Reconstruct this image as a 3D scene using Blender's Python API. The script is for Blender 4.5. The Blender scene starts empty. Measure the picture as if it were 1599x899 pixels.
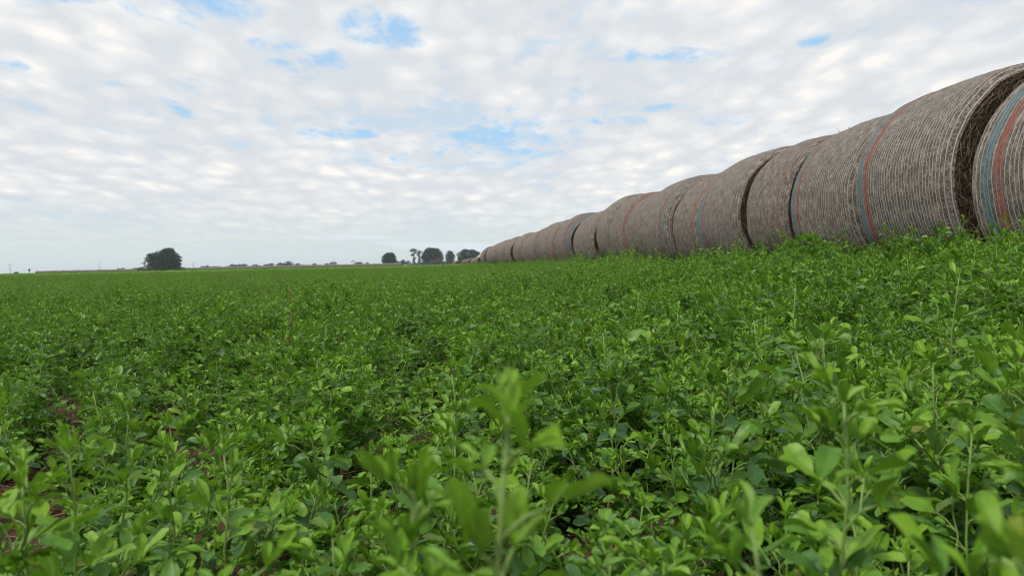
import bpy, math, random
import numpy as np
from mathutils import Vector, Matrix, Euler, noise as mnoise

R_ = math.radians
random.seed(7)
rng = np.random.default_rng(7)
scene = bpy.context.scene
C = scene.collection

# ------------------------------------------------------------------ layout
W_PX, H_PX, F_PX = 1599.0, 899.0, 1208.0       # frame size and focal length of the photograph
CAM = Vector((0.0, 0.0, 0.42))
PITCH = R_(1.85)
ROLL = R_(1.19)
_f = Vector((0, math.cos(PITCH), -math.sin(PITCH)))
_r0 = Vector((1, 0, 0))
_u0 = Vector((0, math.sin(PITCH), math.cos(PITCH)))
_r = _r0 * math.cos(ROLL) - _u0 * math.sin(ROLL)
_u = _u0 * math.cos(ROLL) + _r0 * math.sin(ROLL)


def ray(px, py):
    return (_f * F_PX + _r * (px - W_PX / 2) + _u * (H_PX / 2 - py)).normalized()


def spot(px, py, dist):
    """point at a horizontal distance in the direction seen at a place of the photograph"""
    d = ray(px, py)
    k = dist / math.hypot(d.x, d.y)
    return CAM + d * k


ROW_A = R_(5.4)                                  # the bale row runs 5.4 degrees left of straight ahead
U = Vector((-math.sin(ROW_A), math.cos(ROW_A), 0))
N = Vector((math.cos(ROW_A), math.sin(ROW_A), 0))


def sstep(a, b, x):
    t = np.clip((x - a) / (b - a), 0, 1)
    return t * t * (3 - 2 * t)


def ground_z(x, y):
    l = np.asarray(x) * N.x + np.asarray(y) * N.y
    far = 1 - sstep(70, 130, np.asarray(y, dtype=float))
    return 0.15 * sstep(0.6, 3.0, l) * far + 0.012 * np.sin(np.asarray(x) * 1.7 + 0.6) * np.sin(np.asarray(y) * 1.3)


# ------------------------------------------------------------------ helpers
def link(o, parent=None):
    C.objects.link(o)
    if parent is not None:
        o.parent = parent
    return o


def mesh_from(name, verts, faces, mats, smooth=True, attrs=None, uvs=None, mat_idx=None):
    me = bpy.data.meshes.new(name)
    me.from_pydata([tuple(v) for v in verts], [], faces)
    for m in (mats if isinstance(mats, (list, tuple)) else [mats]):
        me.materials.append(m)
    if smooth:
        me.polygons.foreach_set('use_smooth', [True] * len(me.polygons))
    if mat_idx is not None:
        me.polygons.foreach_set('material_index', mat_idx)
    if attrs:
        for k, a in attrs.items():
            at = me.attributes.new(k, 'FLOAT', 'POINT')
            at.data.foreach_set('value', np.asarray(a, dtype=np.float32))
    if uvs is not None:
        at = me.attributes.new('leaf_uv', 'FLOAT_VECTOR', 'POINT')
        at.data.foreach_set('vector', np.asarray(uvs, dtype=np.float32).ravel())
    me.update()
    return me


def obj(name, me, parent=None, loc=None):
    o = bpy.data.objects.new(name, me)
    if loc is not None:
        o.location = loc
    return link(o, parent)


def tag(o, label=None, cat=None, group=None, kind=None):
    if label: o['label'] = label
    if cat: o['category'] = cat
    if group: o['group'] = group
    if kind: o['kind'] = kind
    return o


def empty(name, loc, rz=0.0):
    o = bpy.data.objects.new(name, None)
    o.empty_display_size = 0.1
    o.location = loc
    o.rotation_euler = (0, 0, rz)
    return link(o)


class NT:
    """small helper for node trees"""
    def __init__(self, tree):
        self.t = tree
        self.t.nodes.clear()

    def n(self, typ, **kw):
        nd = self.t.nodes.new(typ)
        ins = kw.pop('ins', {})
        for k, v in kw.items():
            setattr(nd, k, v)
        for k, v in ins.items():
            self.set(nd.inputs[k], v)
        return nd

    def set(self, sock, v):
        if isinstance(v, bpy.types.NodeSocket):
            self.t.links.new(v, sock)
        else:
            sock.default_value = v

    def math(self, op, a, b=0.0, c=0.0, clamp=False):
        nd = self.t.nodes.new('ShaderNodeMath')
        nd.operation = op
        nd.use_clamp = clamp
        for s, v in zip(nd.inputs, (a, b, c)):
            self.set(s, v)
        return nd.outputs[0]

    def mix(self, fac, a, b, blend='MIX'):
        nd = self.t.nodes.new('ShaderNodeMix')
        nd.data_type = 'RGBA'
        nd.blend_type = blend
        nd.clamp_factor = True
        self.set(nd.inputs[0], fac)
        self.set(nd.inputs[6], a if isinstance(a, bpy.types.NodeSocket) else tuple(a) + ((1,) if len(a) == 3 else ()))
        self.set(nd.inputs[7], b if isinstance(b, bpy.types.NodeSocket) else tuple(b) + ((1,) if len(b) == 3 else ()))
        return nd.outputs[2]

    def smooth(self, x, a, b, lo=0.0, hi=1.0):
        nd = self.t.nodes.new('ShaderNodeMapRange')
        nd.interpolation_type = 'SMOOTHSTEP'
        for s, v in zip(nd.inputs[:5], (x, a, b, lo, hi)):
            self.set(s, v)
        return nd.outputs[0]

    def noise(self, vec, scale, detail=3, rough=0.55, dist=0.0):
        nd = self.n('ShaderNodeTexNoise', ins={'Scale': scale, 'Detail': detail, 'Roughness': rough, 'Distortion': dist})
        if vec is not None:
            self.set(nd.inputs['Vector'], vec)
        return nd.outputs[0]

    def comb(self, x, y, z):
        nd = self.n('ShaderNodeCombineXYZ')
        for s, v in zip(nd.inputs, (x, y, z)):
            self.set(s, v)
        return nd.outputs[0]


def new_mat(name):
    m = bpy.data.materials.new(name)
    m.use_nodes = True
    return m, NT(m.node_tree)


def finish(t, shader):
    o = t.n('ShaderNodeOutputMaterial')
    t.t.links.new(shader, o.inputs['Surface'])


def principled(t, color, rough=0.7, spec=0.3, normal=None):
    p = t.n('ShaderNodeBsdfPrincipled')
    t.set(p.inputs['Base Color'], color if isinstance(color, bpy.types.NodeSocket) else tuple(color) + ((1,) if len(color) == 3 else ()))
    t.set(p.inputs['Roughness'], rough)
    t.set(p.inputs['Specular IOR Level'], spec)
    if normal is not None:
        t.set(p.inputs['Normal'], normal)
    return p.outputs[0]


def bump(t, height, strength, dist=0.01):
    b = t.n('ShaderNodeBump', ins={'Strength': strength, 'Distance': dist})
    t.set(b.inputs['Height'], height)
    return b.outputs[0]


# ------------------------------------------------------------------ materials
def leaf_material():
    m, t = new_mat('alfalfa leaf')
    age = t.n('ShaderNodeAttribute', attribute_name='age').outputs['Fac']
    rnd = t.n('ShaderNodeAttribute', attribute_name='rnd').outputs['Fac']
    uv = t.n('ShaderNodeAttribute', attribute_name='leaf_uv').outputs['Vector']
    sp = t.n('ShaderNodeSeparateXYZ', ins={0: uv})
    oi = t.n('ShaderNodeObjectInfo')
    a = t.math('ADD', age, t.math('MULTIPLY', t.math('SUBTRACT', oi.outputs['Random'], 0.5), 0.35))
    a = t.math('ADD', a, t.math('MULTIPLY', t.math('SUBTRACT', rnd, 0.5), 0.75), clamp=True)
    loc = t.noise(oi.outputs['Location'], 1.3, 3, 0.6)
    loc2 = t.noise(oi.outputs['Location'], 0.33, 3, 0.6)
    loc = t.math('ADD', t.math('MULTIPLY', loc, 0.6), t.math('MULTIPLY', loc2, 0.5))
    a = t.math('ADD', a, t.math('MULTIPLY', t.math('SUBTRACT', loc, 0.56), 1.5), clamp=True)
    ramp = t.n('ShaderNodeValToRGB')
    cr = ramp.color_ramp
    cr.elements[0].position = 0.0
    cr.elements[0].color = (0.180, 0.345, 0.016, 1)
    cr.elements[1].position = 1.0
    cr.elements[1].color = (0.028, 0.086, 0.027, 1)
    e = cr.elements.new(0.4)
    e.color = (0.098, 0.232, 0.016, 1)
    e = cr.elements.new(0.75)
    e.color = (0.047, 0.140, 0.018, 1)
    t.set(ramp.inputs[0], a)
    col = ramp.outputs[0]
    # a few yellowing leaves
    yel = t.smooth(rnd, 0.955, 0.985)
    col = t.mix(t.math('MULTIPLY', yel, 0.55), col, (0.26, 0.24, 0.03))
    # midrib and side veins
    au = t.math('ABSOLUTE', sp.outputs[1])
    rib = t.smooth(au, 0.02, 0.07, 1.0, 0.0)
    vein = t.math('SINE', t.math('MULTIPLY', t.math('SUBTRACT', sp.outputs[0], t.math('MULTIPLY', au, 0.22)), 70.0))
    v2 = t.smooth(vein, 0.55, 1.0)
    col = t.mix(t.math('MULTIPLY', rib, 0.45), col, (0.17, 0.27, 0.075))
    col = t.mix(t.math('MULTIPLY', v2, 0.05), col, (0.17, 0.27, 0.075))
    # fine dew and dust on the older leaves
    tc = t.n('ShaderNodeTexCoord')
    nz = t.noise(tc.outputs['Object'], 560, 3, 0.65)
    big = t.noise(tc.outputs['Object'], 60, 2, 0.5)
    dust = t.math('MULTIPLY', t.smooth(nz, 0.5, 0.72), t.smooth(t.math('ADD', t.math('MULTIPLY', a, 0.5), t.math('MULTIPLY', big, 0.7)), 0.45, 0.8))
    col = t.mix(t.math('MULTIPLY', dust, 0.55), col, (0.20, 0.28, 0.17))
    blot = t.noise(tc.outputs['Object'], 140, 4, 0.65)
    col = t.mix(t.smooth(blot, 0.50, 0.68, 0.0, 0.5), col, (0.030, 0.085, 0.012))
    col = t.mix(t.math('MULTIPLY', t.smooth(blot, 0.36, 0.27), t.smooth(rnd, 0.55, 0.8)), col, (0.20, 0.20, 0.04))
    geo = t.n('ShaderNodeNewGeometry')
    col_b = t.mix(0.30, col, (0.11, 0.20, 0.05))
    col = t.mix(geo.outputs['Backfacing'], col, col_b)
    h = t.math('ADD', t.math('MULTIPLY', rib, -0.6), t.math('ADD', t.math('MULTIPLY', vein, 0.05), t.math('MULTIPLY', big, 0.9)))
    nrm = bump(t, h, 0.45, 0.0012)
    p = principled(t, col, 0.45, 0.36, nrm)
    tr = t.n('ShaderNodeBsdfTranslucent')
    t.set(tr.inputs[0], t.mix(0.5, col, (0.15, 0.36, 0.006)))
    mx = t.n('ShaderNodeMixShader', ins={0: 0.33})
    t.t.links.new(p, mx.inputs[1])
    t.t.links.new(tr.outputs[0], mx.inputs[2])
    finish(t, mx.outputs[0])
    return m


def stem_material():
    m, t = new_mat('alfalfa stem')
    age = t.n('ShaderNodeAttribute', attribute_name='age').outputs['Fac']
    oi = t.n('ShaderNodeObjectInfo')
    red = t.math('MULTIPLY', t.smooth(oi.outputs['Random'], 0.6, 0.95), t.smooth(age, 0.45, 0.95))
    col = t.mix(age, (0.15, 0.24, 0.05), (0.095, 0.15, 0.035))
    col = t.mix(t.math('MULTIPLY', red, 0.8), col, (0.15, 0.075, 0.035))
    finish(t, principled(t, col, 0.5, 0.35))
    return m


def soil_material():
    m, t = new_mat('red brown soil')
    tc = t.n('ShaderNodeTexCoord')
    v = tc.outputs['Object']
    n1 = t.noise(v, 2.2, 5, 0.6)
    n2 = t.noise(v, 26, 6, 0.65)
    n3 = t.noise(v, 160, 3, 0.6)
    col = t.mix(t.smooth(n1, 0.35, 0.65), (0.066, 0.037, 0.023), (0.100, 0.055, 0.034))
    col = t.mix(t.smooth(n2, 0.4, 0.7), col, (0.040, 0.024, 0.016))
    col = t.mix(t.math('MULTIPLY', t.smooth(n3, 0.55, 0.7), 0.5), col, (0.19, 0.12, 0.075))
    h = t.math('ADD', t.math('MULTIPLY', n2, 1.0), t.math('MULTIPLY', n3, 0.35))
    finish(t, principled(t, col, 0.95, 0.1, bump(t, h, 0.9, 0.02)))
    return m


def straw_material(name, dark, light):
    m, t = new_mat(name)
    rnd = t.n('ShaderNodeAttribute', attribute_name='rnd').outputs['Fac']
    col = t.mix(rnd, dark, light)
    finish(t, principled(t, col, 0.75, 0.2))
    return m


def net_material(name, bands, spacing=0.042, lines=1.0, warm=0.5, seed=0.0):
    """net wrapped straw: light threads round the bale, coloured marker bands, straw showing through"""
    m, t = new_mat(name)
    tc = t.n('ShaderNodeTexCoord')
    sp = t.n('ShaderNodeSeparateXYZ', ins={0: tc.outputs['Object']})
    x, y, z = sp.outputs
    ang = t.math('ARCTAN2', t.math('SUBTRACT', z, 0.8), y)
    arc = t.math('MULTIPLY', ang, 0.8)
    wob = t.noise(t.comb(t.math('MULTIPLY', x, 1.5), t.math('MULTIPLY', arc, 1.3), seed), 3.0, 3, 0.6)
    xw = t.math('ADD', x, t.math('MULTIPLY', t.math('SUBTRACT', wob, 0.5), 0.012))
    # straw body: short streaks running round the bale
    sv = t.comb(t.math('MULTIPLY', x, 130), t.math('MULTIPLY', arc, 38), seed)
    s1 = t.noise(sv, 1.0, 3, 0.7)
    s2 = t.noise(t.comb(t.math('MULTIPLY', x, 48), t.math('MULTIPLY', arc, 60), seed + 5), 1.0, 4, 0.7)
    big = t.noise(t.comb(t.math('MULTIPLY', x, 2.2), t.math('MULTIPLY', arc, 1.5), seed + 9), 1.5, 4, 0.6)
    a = (0.225, 0.186, 0.157)
    b = (0.188, 0.173, 0.157)
    base = tuple(a[i] * warm + b[i] * (1 - warm) for i in range(3))
    col = t.mix(t.smooth(s1, 0.36, 0.62), tuple(c * 0.22 for c in base), base)
    col = t.mix(t.math('MULTIPLY', t.smooth(s2, 0.52, 0.75), 0.75), col, (0.40, 0.33, 0.255))
    col = t.mix(t.math('MULTIPLY', t.smooth(s2, 0.47, 0.30), 0.7), col, (0.050, 0.035, 0.025))
    col = t.mix(t.math('MULTIPLY', t.smooth(big, 0.52, 0.75), 0.40), col, (0.12, 0.082, 0.055))
    s3 = t.noise(t.comb(t.math('MULTIPLY', x, 22), t.math('MULTIPLY', arc, 10), seed + 13), 1.0, 6, 0.8)
    col = t.mix(t.smooth(s3, 0.52, 0.42, 0.0, 0.80), col, (0.062, 0.045, 0.034))
    col = t.mix(t.smooth(s3, 0.53, 0.63, 0.0, 0.62), col, (0.36, 0.30, 0.24))
    # threads
    ph = t.math('FRACT', t.math('DIVIDE', xw, spacing))
    d = t.math('ABSOLUTE', t.math('SUBTRACT', ph, 0.5))
    th = t.smooth(d, 0.06, 0.14, 1.0, 0.0)
    tri = t.math('PINGPONG', t.math('ADD', arc, t.math('MULTIPLY', wob, 0.05)), spacing * 0.9)
    ph2 = t.math('FRACT', t.math('DIVIDE', t.math('ADD', xw, t.math('MULTIPLY', tri, 1.1)), spacing))
    zig = t.smooth(t.math('ABSOLUTE', t.math('SUBTRACT', ph2, 0.5)), 0.06, 0.17, 1.0, 0.0)
    brk = t.noise(t.comb(t.math('MULTIPLY', x, 26), t.math('MULTIPLY', arc, 5), seed + 2), 1.0, 4, 0.65)
    brk2 = t.noise(t.comb(t.math('MULTIPLY', x, 120), t.math('MULTIPLY', arc, 70), seed + 3), 1.0, 2, 0.6)
    vis = t.math('MULTIPLY', t.smooth(brk, 0.22, 0.48), t.smooth(brk2, 0.18, 0.42))
    thread = t.math('MULTIPLY', t.math('MULTIPLY', th, vis), lines)
    zigm = t.math('MULTIPLY', t.math('MULTIPLY', zig, t.smooth(brk2, 0.42, 0.60)), 0.42 * (0.5 + 0.5 * lines))
    tcol = (0.44, 0.41, 0.375)
    col = t.mix(zigm, col, tuple(c * 0.85 for c in tcol))
    col = t.mix(t.math('MULTIPLY', thread, 0.74), col, tcol)
    for (x0, x1, bc) in bands:
        mk = t.math('MULTIPLY', t.smooth(xw, x0 - 0.004, x0 + 0.004), t.smooth(xw, x1 - 0.004, x1 + 0.004, 1.0, 0.0))
        wv = t.smooth(t.math('ADD', t.math('MULTIPLY', brk2, 0.6), t.math('MULTIPLY', s1, 0.5)), 0.40, 0.62)
        mk = t.math('MULTIPLY', mk, t.math('MULTIPLY', t.math('ADD', t.math('MULTIPLY', wv, 0.58), 0.26), t.smooth(t.math('ADD', t.math('MULTIPLY', s3, 0.6), t.math('MULTIPLY', big, 0.4)), 0.38, 0.56, 0.30, 1.0)))
        col = t.mix(mk, col, bc)
    h = t.math('ADD', t.math('MULTIPLY', thread, 0.9), t.math('ADD', t.math('MULTIPLY', s2, 1.1), t.math('MULTIPLY', s1, 0.6)))
    finish(t, principled(t, col, 0.85, 0.15, bump(t, h, 0.8, 0.010)))
    return m


def end_material():
    m, t = new_mat('dark weathered straw')
    tc = t.n('ShaderNodeTexCoord')
    v = tc.outputs['Object']
    n1 = t.noise(v, 18, 5, 0.7)
    n2 = t.noise(v, 75, 4, 0.7)
    col = t.mix(t.smooth(n2, 0.40, 0.65), (0.030, 0.021, 0.015), (0.105, 0.072, 0.048))
    col = t.mix(t.math('MULTIPLY', t.smooth(n1, 0.55, 0.75), 0.5), col, (0.15, 0.105, 0.07))
    finish(t, principled(t, col, 0.95, 0.1, bump(t, t.math('ADD', n1, n2), 1.0, 0.03)))
    return m


def plain(name, c0, c1, scale=3.0, rough=0.85):
    m, t = new_mat(name)
    tc = t.n('ShaderNodeTexCoord')
    nz = t.noise(tc.outputs['Object'], scale, 4, 0.6)
    finish(t, principled(t, t.mix(t.smooth(nz, 0.35, 0.65), c0, c1), rough, 0.15))
    return m


def foliage_material(name, c0, c1):
    m, t = new_mat(name)
    rnd = t.n('ShaderNodeAttribute', attribute_name='rnd').outputs['Fac']
    p = principled(t, t.mix(rnd, c0, c1), 0.6, 0.25)
    finish(t, p)
    return m


M_leaf = leaf_material()
M_stem = stem_material()
M_soil = soil_material()
M_end = end_material()
M_loose = straw_material('loose straw', (0.06, 0.043, 0.03), (0.32, 0.24, 0.17))
M_dry = straw_material('dry red brown stems', (0.12, 0.055, 0.035), (0.24, 0.14, 0.085))
M_litter = straw_material('straw litter', (0.07, 0.035, 0.022), (0.30, 0.19, 0.12))
M_stalk = plain('dead brown stalk', (0.11, 0.048, 0.028), (0.22, 0.11, 0.065), 30)
M_bark = plain('grey brown bark', (0.07, 0.058, 0.048), (0.12, 0.10, 0.08), 2)
M_pole = plain('grey timber pole', (0.14, 0.13, 0.12), (0.20, 0.19, 0.18), 2)
M_fol_dark = foliage_material('dark evergreen leaves', (0.014, 0.038, 0.018), (0.038, 0.078, 0.032))
M_fol_mid = foliage_material('mid green leaves', (0.026, 0.052, 0.024), (0.060, 0.098, 0.044))
M_fol_dry = foliage_material('olive brown leaves', (0.085, 0.080, 0.050), (0.16, 0.14, 0.085))

RED = (0.235, 0.058, 0.046)
RED2 = (0.215, 0.078, 0.062)
BLUE = (0.065, 0.155, 0.190)
BLUE2 = (0.095, 0.155, 0.17)


# ------------------------------------------------------------------ alfalfa
class MB:
    def __init__(self):
        self.v, self.f, self.age, self.rnd, self.uv, self.mi = [], [], [], [], [], []
        self.n = 0

    def add(self, v, f, age, rnd, uv, mi):
        self.v.append(v)
        self.f += [tuple(i + self.n for i in q) for q in f]
        k = len(v)
        self.age.append(np.broadcast_to(age, (k,)))
        self.rnd.append(np.full(k, rnd))
        self.uv.append(uv if uv is not None else np.zeros((k, 3)))
        self.mi += [mi] * len(f)
        self.n += k

    def mesh(self, name, mats):
        return mesh_from(name, np.concatenate(self.v), self.f, mats, True,
                         {'age': np.concatenate(self.age), 'rnd': np.concatenate(self.rnd)}, np.concatenate(self.uv), self.mi)


def leaflet(L, Wd, fold, curl, twist, nv, nu, rs):
    """one obovate leaflet along +X from the origin, upper side +Z; folded along the midrib, curling down"""
    t = np.linspace(0, 1, nv + 1)
    tt = np.clip(t, 0.015, 0.985)
    sh = tt ** 0.72 * (1 - tt) ** 0.36
    sh = sh / sh.max() * Wd * 0.5
    sh[-1] *= 0.6
    u = np.linspace(-1, 1, 2 * nu + 1)
    T, Uu = np.meshgrid(t, u, indexing='ij')
    half = sh[:, None] * np.ones_like(Uu)
    y = Uu * half * math.cos(fold)
    z = np.abs(Uu) * half * math.sin(fold)
    x = T * L
    # wavy margin
    z = z + np.sin(T * 9 + rs * 6.3) * np.abs(Uu) ** 2 * Wd * 0.06
    a = curl * T
    xc = np.where(abs(curl) > 1e-3, np.sin(a) * L / (curl if abs(curl) > 1e-3 else 1), x)
    zc = -(1 - np.cos(a)) * L / (curl if abs(curl) > 1e-3 else 1)
    X = xc + z * np.sin(a)
    Z = zc + z * np.cos(a)
    tw = twist * T
    Y2 = y * np.cos(tw) - Z * 0 * np.sin(tw)
    Z2 = Z + y * np.sin(tw)
    v = np.stack([X, Y2, Z2], -1).reshape(-1, 3)
    uv = np.stack([T, Uu, np.zeros_like(T)], -1).reshape(-1, 3)
    m = 2 * nu + 1
    f = [(i * m + j, (i + 1) * m + j, (i + 1) * m + j + 1, i * m + j + 1) for i in range(nv) for j in range(m - 1)]
    return v, f, uv


def frame_of(direction, up=Vector((0, 0, 1)), roll=0.0):
    x = Vector(direction).normalized()
    y = up.cross(x)
    if y.length < 1e-4:
        y = Vector((0, 1, 0))
    y.normalize()
    z = x.cross(y)
    m = Matrix((x, y, z)).transposed()
    return m @ Matrix.Rotation(roll, 3, 'X')


def put(v, m3, p):
    a = np.array(m3)
    return v @ a.T + np.array(p)


def tube(pts, radii, sides=5):
    vs, fs = [], []
    n = len(pts)
    for i, p in enumerate(pts):
        d = (pts[min(i + 1, n - 1)] - pts[max(i - 1, 0)])
        m = frame_of(d if d.length > 1e-9 else Vector((0, 0, 1)), Vector((0.3, 1, 0.1)))
        for k in range(sides):
            a = 2 * math.pi * k / sides
            vs.append(p + m @ Vector((0, math.cos(a), math.sin(a))) * radii[i])
    for i in range(n - 1):
        for k in range(sides):
            fs.append((i * sides + k, i * sides + (k + 1) % sides, (i + 1) * sides + (k + 1) % sides, (i + 1) * sides + k))
    fs.append(tuple(range((n - 1) * sides, n * sides)))
    return np.array([tuple(v) for v in vs]), fs


def trifoliate(lf, st, rd, base, az, elev, pet, L, age, q):
    """a petiole with its three leaflets"""
    d = Vector((math.cos(az) * math.cos(elev), math.sin(az) * math.cos(elev), math.sin(elev)))
    e2 = elev * 0.55 - 0.05
    d2 = Vector((math.cos(az) * math.cos(e2), math.sin(az) * math.cos(e2), math.sin(e2)))
    p1 = base + d * pet * 0.6
    p2 = p1 + d2 * pet * 0.4
    if pet > 0.004:
        v, f = tube([base, p1, p2], [0.00085, 0.0007, 0.0006], 4 if q < 2 else 6)
        st.add(v, f, age * 0.6, rd.random(), None, st_mi(st))
    droop = rd.gauss(0.0, 0.35)
    nv, nu = ((3, 1), (6, 2), (9, 3))[q]
    for k, (da, pl) in enumerate(((0.0, 1.0), (1.05, 0.9), (-1.05, 0.9))):
        a = az + da + rd.gauss(0, 0.18)
        el = e2 + droop + rd.gauss(-0.08, 0.25) - 0.15 * age + (0.5 * (1 - age) ** 2)
        dd = Vector((math.cos(a) * math.cos(el), math.sin(a) * math.cos(el), math.sin(el)))
        ll = L * pl * rd.uniform(0.85, 1.12)
        start = p2 + (d2 * 0.005 if k == 0 else Vector((0, 0, 0)))
        fold = rd.uniform(0.08, 0.4) + 0.75 * (1 - age) ** 3
        v, f, uv = leaflet(ll, ll * (rd.uniform(0.42, 0.64) if q < 2 else rd.uniform(0.40, 0.54)), fold, rd.uniform(0.0, 0.9) * (0.5 + 0.5 * age), rd.uniform(-0.7, 0.7), nv, nu, rd.random())
        lf.add(put(v, frame_of(dd, roll=rd.gauss(0, 0.3)), start), f, min(1, max(0, age + rd.gauss(0, 0.06))), rd.random(), uv, 0)


_SPLIT = {}


def st_mi(b):
    return 1 if _SPLIT.get(id(b), True) else 0


def shoot(lf, st, rd, base, direction, h, nodes, L0, q, age_light=1.0, bend=0.2, from_t=0.12):
    """a leafy stem: nodes closer together towards the tip, young folded leaves on top"""
    d = Vector(direction).normalized()
    side = Vector((rd.gauss(0, 1), rd.gauss(0, 1), 0)).normalized() * bend * h
    segs = 7
    pts = [base + d * h * (i / segs) + side * (i / segs) ** 2 * 0.6 + Vector((rd.gauss(0, 1), rd.gauss(0, 1), 0)) * 0.002 for i in range(segs + 1)]
    r0 = 0.0009 + 0.0022 * h
    v, f = tube(pts, [r0 * (1 - 0.55 * i / segs) for i in range(segs + 1)], 5 if q < 2 else 8)
    ages = np.repeat(1 - np.linspace(0, 1, segs + 1), len(v) // (segs + 1))
    st.add(v, f, ages, rd.random(), None, st_mi(st))
    az = rd.uniform(0, 6.28)

    def at(t):
        s = t * segs
        i = min(int(s), segs - 1)
        return pts[i].lerp(pts[i + 1], s - i)
    for k in range(nodes):
        t = from_t + (1 - from_t) * ((k + 0.5) / nodes) ** 0.8
        az += math.pi * rd.uniform(0.72, 0.95)
        age = age_light * (1 - t) ** 0.6
        big = (0.75 + 0.5 * math.sin(min(1, t * 1.25) * math.pi)) if t < 0.8 else 0.80 - (t - 0.8) * 1.7
        pet = rd.uniform(0.014, 0.042) * (1 - t * 0.6)
        trifoliate(lf, st, rd, at(t), az, rd.uniform(0.35, 0.9) + 0.35 * t, pet, L0 * big * rd.uniform(0.85, 1.15), age, q)
        if q > 0 and t > 0.25 and rd.random() < 0.5:
            trifoliate(lf, st, rd, at(t), az + rd.gauss(0, 0.5), rd.uniform(0.7, 1.2), 0.010, L0 * 0.55, age * 0.5, q)
    tip = at(1.0)
    for k in range(4 if q else 2):
        a = az + k * 1.9
        el = rd.uniform(0.75, 1.35)
        dd = Vector((math.cos(a) * math.cos(el), math.sin(a) * math.cos(el), math.sin(el)))
        ll = L0 * rd.uniform(0.35, 0.62)
        nv, nu = ((3, 1), (6, 2), (9, 3))[q]
        v, f, uv = leaflet(ll, ll * 0.38, rd.uniform(0.5, 1.0), rd.uniform(-0.3, 0.5), rd.uniform(-0.4, 0.4), nv, nu, rd.random())
        lf.add(put(v, frame_of(dd), tip - Vector((0, 0, 0.004))), f, 0.02, rd.random() * 0.9, uv, 0)


def plant_parts(seed, h, q, L0=0.026, nodes=None, stems=1, split=False, age_light=1.0):
    rd = random.Random(seed)
    lf = MB()
    st = MB() if split else lf
    if split:
        _SPLIT[id(st)] = False
    for s in range(stems):
        lean = (0.04 if split else 0.10) if s == 0 else 0.38
        d = Vector((rd.gauss(0, lean), rd.gauss(0, lean), 1))
        hh = h * (1.0 if s == 0 else rd.uniform(0.6, 0.95))
        shoot(lf, st, rd, Vector((rd.gauss(0, 0.006), rd.gauss(0, 0.006), -0.01)), d, hh, nodes or max(6, int(hh / 0.024)), L0, q, age_light=age_light, bend=0.09 if split else 0.2)
        if q > 0:
            for b in range(rd.randint(1, 3)):
                zb = rd.uniform(0.25, 0.7) * hh
                a = rd.uniform(0, 6.28)
                bd = Vector((math.cos(a) * 0.7, math.sin(a) * 0.7, 1))
                base = Vector((d.x, d.y, 1)).normalized() * zb
                shoot(lf, st, rd, base, bd, hh * rd.uniform(0.2, 0.38), 4, L0 * 0.8, q, age_light=0.7, from_t=0.25)
    return lf, st


def variant_collection(name, builder, n):
    col = bpy.data.collections.new(name)
    for i in range(n):
        me = builder(i)
        o = bpy.data.objects.new('%s_source.%03d' % (name, i), me)
        col.objects.link(o)
    return col


def near_plant(i):
    if i >= 10:
        lf, _ = plant_parts(150 + i, (0.06, 0.09, 0.075)[i - 10], 1, (0.013, 0.017, 0.020)[i - 10], nodes=7, stems=4)
        return lf.mesh('low alfalfa', [M_leaf, M_stem])
    h = (0.20, 0.25, 0.28, 0.23, 0.30, 0.17, 0.26, 0.32, 0.13, 0.22)[i % 10]
    lf, _ = plant_parts(100 + i, h, 1, 0.0265 + 0.0035 * (i % 3), stems=1 + (i % 3 == 1) + (i % 5 == 3))
    return lf.mesh('alfalfa', [M_leaf, M_stem])


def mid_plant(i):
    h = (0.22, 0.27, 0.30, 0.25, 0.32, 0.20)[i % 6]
    lf, _ = plant_parts(300 + i, h, 0, 0.030, nodes=9, stems=3, age_light=0.7)  # lower leaf age pales these clumps, standing in for sky light and haze
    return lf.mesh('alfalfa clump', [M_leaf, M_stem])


def patch(i, size, n, leaf, hmax):
    rd = random.Random(500 + i)
    lf = MB()
    for k in range(n):
        x, y = rd.uniform(-size / 2, size / 2), rd.uniform(-size / 2, size / 2)
        z = hmax * (0.35 + 0.65 * rd.random() ** 0.6)
        el = rd.gauss(0.2, 0.4)
        a = rd.uniform(0, 6.28)
        dd = Vector((math.cos(a) * math.cos(el), math.sin(a) * math.cos(el), math.sin(el)))
        ll = leaf * rd.uniform(0.7, 1.3)
        v, f, uv = leaflet(ll, ll * 0.55, 0.3, 0.6, 0.2, 2, 1, rd.random())
        lf.add(put(v, frame_of(dd, roll=rd.gauss(0, 0.4)), (x, y, z)), f, min(1, max(0, 0.75 - 0.75 * z / hmax + rd.gauss(0.1, 0.12))), rd.random() * 0.95, uv, 0)  # age offset kept low: paleness of top light and haze put into leaf colour
    return lf.mesh('alfalfa patch', [M_leaf, M_stem])


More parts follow.
